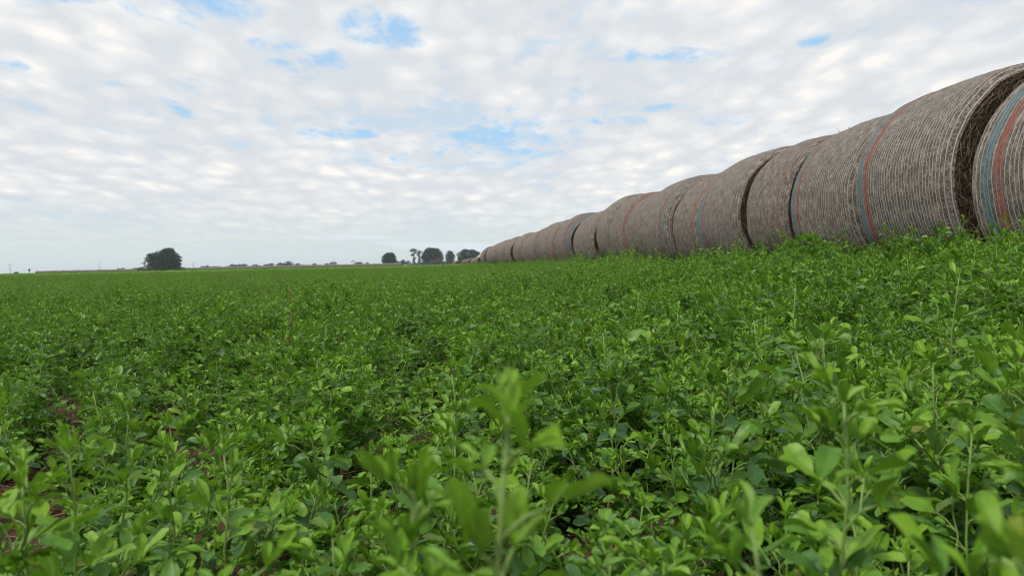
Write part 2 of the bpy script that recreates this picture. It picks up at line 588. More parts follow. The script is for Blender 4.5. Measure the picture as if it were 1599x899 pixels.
def scatter_object(name, pts, rots, scls, idx, col, label, cat):
    me = bpy.data.meshes.new(name)
    me.from_pydata([tuple(p) for p in pts], [], [])
    a = me.attributes.new('rot', 'FLOAT_VECTOR', 'POINT'); a.data.foreach_set('vector', np.asarray(rots, dtype=np.float32).ravel())
    a = me.attributes.new('scl', 'FLOAT', 'POINT'); a.data.foreach_set('value', np.asarray(scls, dtype=np.float32))
    a = me.attributes.new('idx', 'INT', 'POINT'); a.data.foreach_set('value', np.asarray(idx, dtype=np.int32))
    o = obj(name, me)
    ng = bpy.data.node_groups.new(name + ' scatter', 'GeometryNodeTree')
    ng.interface.new_socket('Geometry', in_out='INPUT', socket_type='NodeSocketGeometry')
    ng.interface.new_socket('Geometry', in_out='OUTPUT', socket_type='NodeSocketGeometry')
    gi = ng.nodes.new('NodeGroupInput'); go = ng.nodes.new('NodeGroupOutput')
    ci = ng.nodes.new('GeometryNodeCollectionInfo')
    ci.inputs['Collection'].default_value = col
    ci.inputs['Separate Children'].default_value = True
    ci.inputs['Reset Children'].default_value = True
    iop = ng.nodes.new('GeometryNodeInstanceOnPoints')
    iop.inputs['Pick Instance'].default_value = True

    def na(nm, typ):
        nd = ng.nodes.new('GeometryNodeInputNamedAttribute'); nd.data_type = typ
        nd.inputs['Name'].default_value = nm
        return nd.outputs['Attribute']
    er = ng.nodes.new('FunctionNodeEulerToRotation')
    L = ng.links.new
    L(gi.outputs[0], iop.inputs['Points'])
    L(ci.outputs[0], iop.inputs['Instance'])
    L(na('idx', 'INT'), iop.inputs['Instance Index'])
    L(na('rot', 'FLOAT_VECTOR'), er.inputs[0])
    L(er.outputs[0], iop.inputs['Rotation'])
    L(na('scl', 'FLOAT'), iop.inputs['Scale'])
    L(iop.outputs[0], go.inputs[0])
    md = o.modifiers.new('scatter', 'NODES')
    md.node_group = ng
    return tag(o, label, cat, kind='stuff')


def vnoise(x, y, s, o=0.0):
    return np.array([mnoise.noise(Vector((a * s + o, b * s - o, o))) for a, b in zip(x, y)])


def wedge_points(r0, r1, per_m2, half=46):
    area = R_(2 * half) / 2 * (r1 * r1 - r0 * r0)
    n = int(area * per_m2)
    r = np.sqrt(rng.random(n) * (r1 * r1 - r0 * r0) + r0 * r0)
    a = (rng.random(n) * 2 - 1) * R_(half)
    return r * np.sin(a), r * np.cos(a), r


# bare soil gaps the photograph shows between the plants
GAPS = [(835, 868, 0.10, 0.13), (215, 800, 0.16, 0.13), (120, 668, 0.12, 0.20), (1060, 800, 0.09, 0.13), (700, 790, 0.05, 0.08),
        (60, 632, 0.10, 0.15), (1010, 640, 0.10, 0.20), (430, 600, 0.14, 0.25), (300, 690, 0.10, 0.14)]
GAP_XY = []
for (gx, gy, ga, gb) in GAPS:
    d = ray(gx, gy)
    k = -CAM.z / d.z
    near = k < 1.6
    GAP_XY.append((d.x * k * (0.88 if near else 0.95), d.y * k * (0.88 if near else 0.95), ga * 1.0, max(gb * 1.15, 0.20 if near else 0.15)))

HERO_XY = []


def build_field():
    pts, rots, scl, idx = [], [], [], []
    near_col = variant_collection('near_alfalfa', near_plant, 13)
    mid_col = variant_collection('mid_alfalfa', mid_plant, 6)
    for (r0, r1, dens, ncol) in ((0.34, 7.5, 215, 'n'), (0.5, 4.0, 150, 'low'), (7.5, 26.0, 60, 'm'), (26, 75, 14, 'm')):
        x, y, r = wedge_points(r0, r1, dens)
        l = x * N.x + y * N.y
        keep = l < 3.62
        keep &= ~((l > 3.3) & (rng.random(len(x)) < 0.5))
        x, y, r, l = x[keep], y[keep], r[keep], l[keep]
        n1 = vnoise(x, y, 1.6, 3.1) if r1 < 30 else np.zeros(len(x))
        n2 = vnoise(x, y, 5.5, 8.3) if r1 < 10 else np.zeros(len(x))
        left = 1 - sstep(-0.8, 1.0, l)
        thin = 0.08 + 0.34 * left - 0.70 * n1 * (0.5 + 0.5 * left) - 0.35 * n2
        thin = thin + (0.24 * left * (1 - sstep(1.6, 3.0, r)) if r1 < 10 else 0)
        p_drop = np.clip(thin, 0, 0.85)
        if r1 < 10:
            for (gx, gy, ga, gb) in GAP_XY:
                q = ((x - gx) / ga) ** 2 + ((y - gy) / gb) ** 2
                p_drop = np.maximum(p_drop, np.where(q < 1, 0.86, np.where(q < 1.6, 0.4, 0)))
        keep = rng.random(len(x)) > p_drop
        x, y, r, l, n1 = x[keep], y[keep], r[keep], l[keep], n1[keep]
        z = ground_z(x, y)
        s = (0.92 + 0.13 * sstep(0.0, 2.6, l) - 0.10 * (1 - sstep(-1.2, 0.6, l)) + 0.30 * n1) * rng.uniform(0.72, 1.14, len(x))
        s *= 1 + sstep(2.4, 3.3, l) * (0.24 + 0.75 * vnoise(x, y, 2.3, 5.5))
        # nothing tall right under the lens
        s = np.where(r < 0.75, np.minimum(s, 0.55 + 0.45 * r / 0.75), s)
        if ncol == 'm':
            s *= 0.97
        if ncol == 'low':
            s = rng.uniform(0.7, 1.4, len(x))
        tall = rng.random(len(x)) < 0.035
        s = np.where(tall & (r > 1.2), s * rng.uniform(1.1, 1.32, len(x)), s)
        ii = rng.integers(10, 13, len(x)) if ncol == 'low' else rng.integers(0, 10 if ncol == 'n' else 6, len(x))
        pts.append((ncol, np.stack([x, y, z], -1), np.stack([rng.normal(0, 0.10, len(x)), rng.normal(0, 0.10, len(x)), rng.random(len(x)) * 6.28], -1), s, ii))
    g = [p for p in pts if p[0] in ('n', 'low')]
    scatter_object('near_alfalfa_crop', *(np.concatenate([p[i] for p in g]) for i in (1, 2, 3, 4)), near_col,
                   'dense knee-low green alfalfa with rounded leaflets covering the field in the foreground', 'alfalfa')
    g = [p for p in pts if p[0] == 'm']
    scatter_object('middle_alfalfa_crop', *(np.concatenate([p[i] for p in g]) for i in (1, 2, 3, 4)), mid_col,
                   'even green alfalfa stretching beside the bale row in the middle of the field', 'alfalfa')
    far_col = variant_collection('far_alfalfa', lambda i: patch(i, 2.6, 330, 0.13, 0.27), 5)
    x, y, r = wedge_points(70, 620, 0.16)
    z = ground_z(x, y)
    l = x * N.x + y * N.y
    keep = (l < 3.0) | (y > 68)
    x, y, z = x[keep], y[keep], z[keep]
    scatter_object('far_alfalfa_crop', np.stack([x, y, z], -1), np.stack([x * 0, x * 0, rng.random(len(x)) * 6.28], -1), rng.uniform(0.85, 1.1, len(x)),
                   rng.integers(0, 5, len(x)), far_col, 'smooth pale green alfalfa reaching the far edge of the field at the horizon', 'alfalfa')
    # straw litter on the soil
    def bit(i):
        rd = random.Random(900 + i)
        b = MB()
        for k in range(9):
            L = rd.uniform(0.015, 0.06)
            a = rd.uniform(0, 6.28)
            p = Vector((rd.gauss(0, 0.04), rd.gauss(0, 0.04), rd.uniform(0.001, 0.010)))
            d = Vector((math.cos(a), math.sin(a), rd.gauss(0, 0.15))) * L
            v, f = tube([p, p + d * 0.5 + Vector((0, 0, rd.uniform(0, 0.003))), p + d], [rd.uniform(0.0006, 0.0014)] * 3, 4)
            b.add(v, f, 0.5, rd.random(), None, 0)
        return b.mesh('litter', [M_litter])
    def stem(i):
        rd = random.Random(950 + i)
        b = MB()
        h = rd.uniform(0.10, 0.24)
        d = Vector((rd.gauss(0, .35), rd.gauss(0, .35), 1)).normalized() * h
        p = [d * q + Vector((rd.gauss(0, .006), rd.gauss(0, .006), 0)) for q in (0, .33, .66, 1)]
        v, f = tube(p, [0.0019, 0.0016, 0.0013, 0.0008], 5)
        b.add(v, f, .5, rd.random(), None, 0)
        for k in range(rd.randint(1, 3)):
            q = p[rd.randint(1, 2)]
            e = q + Vector((rd.gauss(0, .04), rd.gauss(0, .04), rd.uniform(.01, .05)))
            v, f = tube([q, e], [0.0011, 0.0006], 4)
            b.add(v, f, .5, rd.random(), None, 0)
        return b.mesh('dry stem', [M_dry])
    dry = variant_collection('dry_stems', stem, 6)
    x, y, r = wedge_points(0.8, 9.0, 14)
    k = (x * N.x < 3.0) & (rng.random(len(x)) < np.where(x < 0.3, 1.0, 0.35))
    x, y = x[k], y[k]
    scatter_object('dry_stems', np.stack([x, y, ground_z(x, y)], -1), np.stack([rng.normal(0, .2, len(x)), x * 0, rng.random(len(x)) * 6.28], -1), rng.uniform(0.7, 1.2, len(x)),
                   rng.integers(0, 6, len(x)), dry, 'thin dry reddish brown stems standing here and there among the alfalfa', 'dry stems')
    lit = variant_collection('litter', bit, 5)
    x, y, r = wedge_points(0.6, 4.5, 130)
    scatter_object('straw_litter', np.stack([x, y, ground_z(x, y) + 0.002], -1), np.stack([x * 0, x * 0, rng.random(len(x)) * 6.28], -1), rng.uniform(0.6, 1.2, len(x)),
                   rng.integers(0, 5, len(x)), lit, 'dry brown stalk bits littering the reddish soil under the alfalfa', 'litter')


def build_ground():
    def axis(vals):
        return sorted(set(vals))
    xs = axis([round(v, 3) for v in np.concatenate([np.linspace(-6, 7, 160), np.linspace(-40, -6, 30), np.linspace(7, 40, 30), np.linspace(-3000, -40, 25), np.linspace(40, 3000, 25)])])
    ys = axis([round(v, 3) for v in np.concatenate([np.linspace(-2, 9, 130), np.linspace(9, 150, 70), np.linspace(-400, -2, 10), np.linspace(150, 3000, 20)])])
    X, Y = np.meshgrid(np.array(xs), np.array(ys), indexing='ij')
    Z = ground_z(X, Y)
    nn = vnoise(X.ravel(), Y.ravel(), 7.0, 1.0).reshape(X.shape) * 0.012 * ((np.abs(X) < 8) & (Y < 10))
    Z = Z + nn
    v = np.stack([X, Y, Z], -1).reshape(-1, 3)
    m = len(ys)
    f = [(i * m + j, (i + 1) * m + j, (i + 1) * m + j + 1, i * m + j + 1) for i in range(len(xs) - 1) for j in range(m - 1)]
    o = obj('ground', mesh_from('ground', v, f, M_soil))
    tag(o, 'bare red brown soil of the field under the crop', 'soil', kind='structure')


# ------------------------------------------------------------------ foreground plants, one by one
HEROES = [  # px of tip, py of tip, distance, seed, leaf length, label
    (800, 572, 0.24, 1, 0.027, 'tall blurred alfalfa shoot right of centre, the closest to the lens'),
    (588, 700, 0.25, 2, 0.027, 'blurred alfalfa shoot standing just left of the tall central one'),
    (1255, 548, 0.42, 3, 0.031, 'tall dark alfalfa shoot with broad upright leaf, right of the central one'),
    (1545, 775, 0.22, 4, 0.030, 'strongly blurred yellow-green alfalfa shoot filling the bottom right corner'),
    (1420, 770, 0.27, 5, 0.034, 'blurred alfalfa shoot with one large drooping leaf, near the bottom right corner'),
    (1578, 500, 0.66, 6, 0.030, 'tall alfalfa shoot with a reddish stem at the right edge of the frame'),
    (95, 655, 0.62, 7, 0.030, 'alfalfa shoot with broad cupped leaves over bare soil at the far left'),
    (975, 838, 0.42, 8, 0.030, 'alfalfa shoot with narrow upright leaves at the bottom, right of centre'),
    (385, 668, 0.68, 9, 0.027, 'leafy alfalfa shoot left of centre beside the bare soil patch'),
    (722, 556, 0.92, 10, 0.030, 'alfalfa shoot with arching spread leaves behind the central blurred shoot'),
    (1205, 482, 1.05, 11, 0.030, 'bright-tipped alfalfa shoot rising in the middle of the right half'),
    (1440, 560, 0.80, 12, 0.030, 'alfalfa shoot with spreading whorled leaves on the right side'),
    (1100, 610, 0.75, 13, 0.028, 'alfalfa shoot with three round leaves between the central and right tall shoots'),
    (955, 500, 1.10, 14, 0.028, 'upright alfalfa shoot standing above the canopy right behind the central shoot'),
    (250, 640, 0.90, 15, 0.029, 'alfalfa shoot with a cluster of pale oval leaves in the left foreground'),
    (30, 700, 0.55, 16, 0.031, 'yellow-green alfalfa shoot cut off by the left edge of the frame'),
    (560, 800, 0.50, 17, 0.026, 'short alfalfa shoot low down beneath the left blurred shoot'),
    (1320, 690, 0.55, 18, 0.032, 'alfalfa shoot with one big grey green leaf between the two right blurred shoots'),
]


def build_heroes():
    for (px, py, dist, sd, L0, label) in HEROES:
        tip = spot(px, py, dist)
        gz = float(ground_z(tip.x, tip.y))
        h = tip.z - gz - 0.012
        lf, st = plant_parts(2000 + sd, h, 2, L0 * 0.98, nodes=max(9, int(h / (0.014 if sd <= 5 else 0.018))), stems=1, split=True)
        allv = np.concatenate(lf.v)
        top = allv[np.argsort(allv[:, 2])[-40:]].mean(0)
        k = (tip.z - gz) / max(allv[:, 2].max(), 0.05)
        root = empty('alfalfa_plant', (tip.x - top[0] * k, tip.y - top[1] * k, gz))
        root.scale = (k, k, k)
        tag(root, label, 'alfalfa plant', 'alfalfa shoots standing out in the foreground')
        obj('leaves', lf.mesh('leaves', [M_leaf]), root)
        obj('stem', st.mesh('stem', [M_stem]), root)


def build_dry_stalks():
    specs = [((450, 447), (455, 628), 2.30, 'tall thin dead brown weed stalk standing upright in the left foreground', 0),
             ((388, 517), (412, 600), 2.45, 'short forked dead weed stalk left of the tall brown one', 1)]
    for (tp, bp, dist, label, sd) in specs:
        rd = random.Random(40 + sd)
        top = spot(*tp, dist)
        b = spot(*bp, dist)
        b.z = float(ground_z(b.x, b.y))
        root = empty('dead_weed_stalk', b)
        tag(root, label, 'weed stalk')
        d = top - b
        pts = [d * (i / 9) + Vector((rd.gauss(0, 0.009), 0, 0)) * (0 < i < 9) for i in range(10)]
        v, f = tube(pts, [0.0027 * (1 - 0.6 * i / 9) for i in range(10)], 6)
        obj('stem', mesh_from('stem', v, f, M_stalk), root)
        n = 5 if sd == 0 else 6
        for k in range(n):
            t = rd.uniform(0.25, 0.75)
            p = d * t
            e = p + Vector((rd.uniform(-0.06, 0.06), rd.uniform(-0.04, 0.04), rd.uniform(0.01, 0.06)))
            v, f = tube([p, p.lerp(e, 0.5) + Vector((0, 0, 0.008)), e], [0.002, 0.0016, 0.001], 5)
            obj('twig', mesh_from('twig', v, f, M_stalk), root)


# ------------------------------------------------------------------ hay bales
def bale_side(R, W, seed, nx, ns, lump=0.016, rim=0.15, drop=0.10):
    vs, fs = [], []
    xs = []
    for i in range(nx + 1):
        t = i / nx * 2 - 1
        xs.append(math.copysign(1 - (1 - abs(t)) ** 1.35, t) * W / 2)
    for i, x in enumerate(xs):
        e = max(0.0, (abs(x) - (W / 2 - rim)) / rim)
        rr = R - drop * e ** 2.2 - 0.025 * (2 * abs(x) / W) ** 2
        for k in range(ns):
            a = 2 * math.pi * k / ns
            y, z = math.cos(a), math.sin(a)
            nz = mnoise.noise(Vector((x * 1.6 + seed, y * 1.8, z * 1.8))) * lump + mnoise.noise(Vector((x * 9 + seed, y * 5, z * 5 + 3))) * lump * 0.35
            nz += mnoise.noise(Vector((x * 22, seed, 0))) * 0.004
            r = rr + nz
            zz = R + z * r
            if zz < 0.10:
                zz = 0.10 - (0.10 - zz) * 0.45
            vs.append((x, y * r, zz - 0.045))
    for i in range(nx):
        for k in range(ns):
            k2 = (k + 1) % ns
            fs.append((i * ns + k, i * ns + k2, (i + 1) * ns + k2, (i + 1) * ns + k))
    first = [Vector(v) for v in vs[:ns]]
    last = [Vector(v) for v in vs[-ns:]]
    return vs, fs, first, last


def bale_end(ring, sign, seed, rings=9):
    ns = len(ring)
    c = sum(ring, Vector()) / ns
    vs, fs = [], []
    for j in range(rings):
        t = 1 - j / rings
        for p in ring:
            q = c + (p - c) * t
            bulge = 0.0 if j == 0 else 0.018 * (1 - t ** 3) + mnoise.noise(q * 9 + Vector((seed, 0, 0))) * 0.020
            vs.append(q + Vector((sign * bulge, 0, 0)))
    vs.append(c + Vector((sign * 0.02, 0, 0)))
    for j in range(rings - 1):
        for k in range(ns):
            k2 = (k + 1) % ns
            q = (j * ns + k, j * ns + k2, (j + 1) * ns + k2, (j + 1) * ns + k)
            fs.append(q if sign < 0 else q[::-1])
    for k in range(ns):
        k2 = (k + 1) % ns
        q = ((rings - 1) * ns + k, (rings - 1) * ns + k2, rings * ns)
        fs.append(q if sign < 0 else q[::-1])
    return vs, fs


def loose_straw(rings_sign, n, seed, R, tuft=0):
    rd = random.Random(seed)
    b = MB()
    for k in range(n):
        ring, sign = rings_sign[0] if rd.random() < 0.65 else rings_sign[1]
        c = sum(ring, Vector()) / len(ring)
        p = rd.choice(ring)
        t = 1 - abs(rd.gauss(0, 0.16))
        q = c + (p - c) * t + Vector((sign * rd.uniform(0.0, 0.02), 0, 0))
        tan = Vector((0, -(p - c).z, (p - c).y)).normalized()
        d = tan * rd.gauss(0, 1) + Vector((sign * rd.uniform(0.0, 0.35), 0, 0)) + (p - c).normalized() * min(0.05, rd.gauss(-0.1, 0.5))
        d = d.normalized() * rd.uniform(0.04, 0.16)
        mid = q + d * 0.5 + Vector((rd.gauss(0, 0.012), rd.gauss(0, 0.012), rd.gauss(0, 0.012)))
        r = rd.uniform(0.0007, 0.0018)
        v, f = tube([q, mid, q + d], [r, r, r * 0.6], 3)
        b.add(v, f, 0.5, rd.random(), None, 0)
    ring, sign = rings_sign[0]
    top = [p for p in ring if p.z > R * 1.72 and p.y > -0.2]
    for k in range(tuft):
        p = rd.choice(top) + Vector((rd.uniform(-0.02, 0.16), 0, rd.uniform(-0.01, 0.03)))
        d = Vector((rd.gauss(0.1, 0.6), rd.gauss(0, 0.9), rd.uniform(-0.1, 0.25))).normalized() * rd.uniform(0.05, 0.14)
        if k == 0:
            d = Vector((0.5, 0.6, 0.55)).normalized() * 0.2
        r = rd.uniform(0.001, 0.0025) if k else 0.006
        v, f = tube([p, p + d * 0.5 + Vector((0, 0, 0.01)), p + d], [r, r, r * 0.6], 3)
        b.add(v, f, 0.5, rd.random() * 0.7, None, 0)
    return b


ORD = ['first', 'second', 'third', 'fourth', 'fifth', 'sixth', 'seventh', 'eighth', 'ninth', 'tenth', 'eleventh', 'twelfth', 'thirteenth', 'fourteenth', 'fifteenth',
       'sixteenth', 'seventeenth', 'eighteenth', 'nineteenth', 'twentieth']
ORD += ['twenty-' + o for o in ORD[:9]] + ['thirtieth'] + ['thirty-' + o for o in ORD[:9]] + ['fortieth'] + ['forty-' + o for o in ORD[:9]] + ['fiftieth'] + ['fifty-' + o for o in ORD[:9]]

GROUP_ROW = 'hay bales in the long row along the right of the field'
LAT = 4.2


def row_point(s, lat=LAT):
    p = U * s + N * lat
    return Vector((p.x, p.y, float(ground_z(p.x, p.y))))


def make_bale(s_near, s_far, R, lat, mat, label, seed, nx, ns, straw, dz=0.0, yaw=0.0, group=GROUP_ROW):
    Wd = s_far - s_near
    p = row_point((s_near + s_far) / 2, lat + (R - 0.8))
    root = empty('hay_bale', p + Vector((0, 0, dz)), math.pi / 2 + ROW_A + yaw)
    tag(root, label, 'hay bale', group)
    vs, fs, first, last = bale_side(R, Wd, seed * 3.7, nx, ns, 0.018, *((0.10, 0.055) if seed <= 5 else (0.16, 0.11)))
    obj('net_wrap', mesh_from('net_wrap', vs, fs, mat), root)
    for ring, sg in ((first, -1), (last, 1)):
        v, f = bale_end(ring, sg, seed)
        obj('straw_end', mesh_from('straw_end', v, f, M_end), root)
    if straw:
        obj('loose_straw', loose_straw(((first, -1), (last, 1)), straw, seed + 11, R, 70 if seed == 4 else 0).mesh('loose_straw', [M_loose]), root)['kind'] = 'stuff'
    return root


def build_bales():
    hw = 0.6
    mats = {
        'a': net_material('net wrap with blue and red far edge', [(0.38, 0.46, BLUE), (0.27, 0.345, RED)], 0.038, 1.0, 0.45, 1),
        'b': net_material('net wrap grey with blue red edge', [(0.42, 0.485, BLUE), (0.325, 0.395, RED)], 0.033, 1.0, 0.35, 2),
        'c': net_material('net wrap with narrow blue red edge', [(0.41, 0.47, BLUE), (0.325, 0.385, RED)], 0.030, 0.8, 0.45, 3),
        'd': net_material('fine net wrap with red near edge', [(-0.40, -0.345, (0.18, 0.095, 0.075))], 0.022, 0.45, 0.6, 4),
        'e': net_material('net wrap with faint blue red edge', [(0.51, 0.58, BLUE2), (0.42, 0.475, RED)], 0.034, 0.75, 0.4, 5),
        'f': net_material('net wrap with red near edge and blue rim', [(-0.45, -0.36, RED2), (-0.58, -0.50, BLUE2)], 0.028, 0.4, 0.75, 6),
        'g': net_material('net wrap with red and blue near edge', [(-0.50, -0.43, RED), (-0.60, -0.515, BLUE2)], 0.030, 0.55, 0.5, 7),
        'h': net_material('plain tan net wrap', [(0.50, 0.555, RED2), (-0.56, -0.51, RED2)], 0.028, 0.45, 0.75, 8),
        'i': net_material('plain grey net wrap', [(0.47, 0.53, BLUE2), (0.39, 0.45, RED)], 0.034, 0.7, 0.3, 9),
        'j': net_material('tan net wrap with blue middle band', [(-0.15, -0.08, BLUE2), (-0.06, 0.0, RED2)], 0.028, 0.4, 0.8, 10),
    }
    # near, far (metres along the row), radius, lateral place, material, what sets it apart, height offset
    known = [
        (3.48, 4.73, 0.785, 4.19, 'a', 'bale with wide blue and red bands at the right edge of the frame', -0.03),
        (4.90, 6.08, 0.82, 4.17, 'b', 'large bale with white net lines and a wide dark gap on its right', 0.0),
        (6.13, 7.28, 0.79, 4.18, 'c', 'bale with blue and red stripes at its left end, third from right edge', 0.0),
        (7.42, 8.40, 0.79, 4.20, 'd', 'bale with fine tan netting and straw on top, fourth from right edge', 0.01),
        (8.60, 9.98, 0.82, 4.20, 'e', 'wide pale grey bale left of a black gap, fifth from the right edge', 0.0),
        (10.06, 11.26, 0.775, 4.23, 'f', 'brown bale between two red stripes, sixth from the right edge', 0.0),
        (11.36, 12.76, 0.81, 4.16, 'g', 'pale bale with red and blue bands on its right, seventh from right edge', 0.0),
        (12.92, 14.1, 0.785, 4.24, 'j', 'brown bale with a blue middle stripe, eighth from the right edge', 0.0),
        (14.14, 15.36, 0.80, 4.19, 'h', 'tan bale right of the raised bale, ninth from the right edge', 0.03),
        (15.70, 16.92, 0.835, 4.25, 'i', 'raised bale whose top steps up on the skyline, tenth from right edge', 0.05),
        (17.08, 18.28, 0.775, 4.14, 'j', 'low brown bale beside the raised one, eleventh from the right edge', -0.02),
        (18.32, 19.5, 0.79, 4.2, 'h', 'tan bale twelfth from the right edge, level with its neighbours', -0.03),
    ]
    for i, (a, b, R, lat, mk, lab, dz) in enumerate(known):
        make_bale(a, b, R, lat, mats[mk], 'round hay ' + lab, i + 1,
                  44 if i < 3 else 28, 160 if i < 3 else 96, (1100, 1900, 700, 800, 500, 250, 200, 150, 120, 100, 90, 80)[i], dz, random.gauss(0, 0.012))
    # straw stem poking up from the fourth bale is part of its loose straw
    # further bales: a few shapes made once and copied with their parts
    protos = []
    for k, mk in enumerate('hijdfg'):
        vs, fs, first, last = bale_side(0.80, 1.25, 50 + 7 * k, 24, 72, 0.03, 0.20, 0.14)
        mw = mesh_from('net_wrap', vs, fs, mats[mk])
        es = []
        for ring, sg in ((first, -1), (last, 1)):
            v, f = bale_end(ring, sg, 20 + k, 4)
            es.append(mesh_from('straw_end', v, f, M_end))
        ls = loose_straw(((first, -1), (last, 1)), 70, 70 + k, 0.8).mesh('loose_straw', [M_loose])
        protos.append((mw, es, ls))
    s = 19.85
    i = len(known)
    looks = ('tan', 'grey', 'brown striped', 'pinkish tan', 'brown', 'red-edged')
    left_in_group, g_lat, g_R, g_dz = 0, 0.0, 0.8, 0.0
    while s < 63.5 and i < len(ORD):
        if left_in_group == 0:
            left_in_group = random.choice((1, 1, 2, 2, 3))
            g_lat = -g_lat * 0.4 + random.uniform(-0.075, 0.075)
            g_R = random.uniform(0.775, 0.825)
            g_dz = random.uniform(-0.015, 0.015)
        left_in_group -= 1
        k = random.randrange(6)
        g = random.uniform(0.05, 0.11) if left_in_group else random.choice((0.09, 0.14, 0.20, 0.28))
        if i == 14:
            g = 0.45
        w = random.uniform(1.18, 1.30)
        R = g_R + random.uniform(-0.015, 0.015)
        p = row_point(s + w / 2, LAT + g_lat + random.gauss(0, 0.035))
        root = empty('hay_bale', p + Vector((0, 0, g_dz)), math.pi / 2 + ROW_A + random.gauss(0, 0.02))
        root.scale = (w / 1.25, R / 0.8, R / 0.8)
        tag(root, '%s round hay bale, %s counted from the right edge of the frame' % (looks[k], ORD[i]), 'hay bale', GROUP_ROW)
        obj('net_wrap', protos[k][0], root)
        for e in protos[k][1]:
            obj('straw_end', e, root)
        obj('loose_straw', protos[k][2], root)['kind'] = 'stuff'
        s += w + g
        i += 1
    # beyond the end of the row: two short rows nearer the trees
    vs, fs, first, last = bale_side(0.80, 1.25, 99, 8, 32, 0.03)
    fe = []
    allv, allf = list(vs), list(fs)
    for ring, sg in ((first, -1), (last, 1)):
        v, f = bale_end(ring, sg, 5, 2)
        o = len(allv)
        allv += [tuple(q) for q in v]
        allf += [tuple(x + o for x in q) for q in f]
    small = [mesh_from('hay_bale', allv, allf, mats[q], True) for q in 'hid']
    for me in small:
        me.materials.append(M_end)
        me.polygons.foreach_set('material_index', [0] * len(fs) + [1] * (len(allf) - len(fs)))

    def small_bale(p, rz, sc, label, group):
        o = obj('hay_bale', random.choice(small), None, p)
        o.rotation_euler = (0, 0, rz)
        o.scale = (sc * random.uniform(0.95, 1.05), sc, sc)
        tag(o, label, 'hay bale', group)
    s = 104.0
    while s < 178:
        small_bale(row_point(s, 5.9 + random.gauss(0, 0.12)), math.pi / 2 + ROW_A, random.uniform(0.80, 0.88),
                   'small round hay bale in the short row past the end of the long row', 'hay bales in the short row beyond the long one')
        s += 2.0
    s = 262.0
    while s < 280:
        small_bale(row_point(s, 6.1 + random.gauss(0, 0.15)), math.pi / 2 + ROW_A, random.uniform(0.93, 1.0),
                   'tiny round hay bale in the cluster at the foot of the distant trees', 'hay bales at the foot of the distant trees')
        s += 1.6
    # the long distant row on the left
    A = spot(627, 413, 470)
    B = spot(56, 425, 610)
    d = Vector((B.x - A.x, B.y - A.y, 0))
    n = 196
    rz = math.atan2(d.y, d.x)
    for k in range(n):
        t = (k + 0.5) / n
        x, y = A.x + d.x * t, A.y + d.y * t
        small_bale(Vector((x, y, float(ground_z(x, y)) + 0.05)), rz, random.uniform(1.0, 1.12),
                   'tiny pinkish brown hay bale in the long low row along the left horizon', 'hay bales in the distant row along the horizon')


# ------------------------------------------------------------------ far trees, bushes, poles
def leaf_cloud(b, rd, c, rad, n, size, shell=0.55):
    for k in range(n):
        d = Vector((rd.gauss(0, 1), rd.gauss(0, 1), rd.gauss(0, 1))).normalized()
        r = shell + (1 - shell) * rd.random() ** 0.7 if rd.random() < 0.8 else rd.random()
        w = 1 + 0.34 * mnoise.noise(d * 2.3 + Vector(c)) + 0.30 * mnoise.noise(d * 6.0 + Vector(c))
        p = Vector((c[0] + d.x * rad[0] * r * w, c[1] + d.y * rad[1] * r * w, c[2] + d.z * rad[2] * r * w))
        u = Vector((rd.gauss(0, 1), rd.gauss(0, 1), rd.gauss(0, 0.7))).normalized()
        v = u.cross(Vector((rd.gauss(0, 1), rd.gauss(0, 1), rd.gauss(0, 1)))).normalized()
        s = size * rd.uniform(0.6, 1.4)
        q = np.array([tuple(p - u * s), tuple(p + v * s * 0.45), tuple(p + u * s), tuple(p - v * s * 0.45)])
        b.add(q, [(0, 1, 2, 3)], 0.5, min(1, max(0, rd.gauss(0.5, 0.3))), None, 0)


def limbs_mesh(rd, h, tips, r0, fork=0.25):
    b = MB()
    f0 = Vector((0, 0, h * fork))
    v, f = tube([Vector((0, 0, -0.2)), Vector((rd.gauss(0, .1), 0, h * fork * 0.5)), f0], [r0 * 1.25, r0, r0 * 0.9], 8)
    b.add(v, f, .5, .5, None, 0)
    for tp in tips:
        t = Vector(tp)
        m = f0.lerp(t, 0.5) + Vector((rd.gauss(0, .3), rd.gauss(0, .3), rd.uniform(0, .5)))
        v, f = tube([f0 - Vector((0, 0, 0.1)), m, t], [r0 * 0.6, r0 * 0.38, r0 * 0.14], 6)
        b.add(v, f, .5, .5, None, 0)
    return b


def make_tree(name, label, cat, px, pbase, dist, clumps, h, mat, seed, dens=1.0, size=0.42, fork=0.22, r0=None, group=None, crown='crown'):
    """clumps: (dx, dz, rx, rz) in metres from the foot"""
    rd = random.Random(seed)
    p = spot(px, pbase, dist)
    root = empty(name, (p.x, p.y, float(ground_z(p.x, p.y)) - 0.05))
    tag(root, label, cat, group)
    b = MB()
    tips = []
    for (dx, dz, rx, rz) in clumps:
        ry = rx * rd.uniform(0.8, 1.1)
        dy = rd.gauss(0, 0.25) * rx
        n = int(dens * 34 * (rx * ry * rz) ** (2 / 3) / (size * size) * 0.42)
        leaf_cloud(b, rd, (dx, dy, dz), (rx, ry, rz), min(n, 5200), size)
        for k in range(2):
            tips.append((dx + rd.gauss(0, .35) * rx, dy, dz + rd.uniform(-.3, .5) * rz))
    obj(crown, b.mesh(crown, [mat]), root)
    obj('trunk', limbs_mesh(rd, h, tips, r0 or h * 0.032, fork).mesh('trunk', [M_bark]), root)
    return root


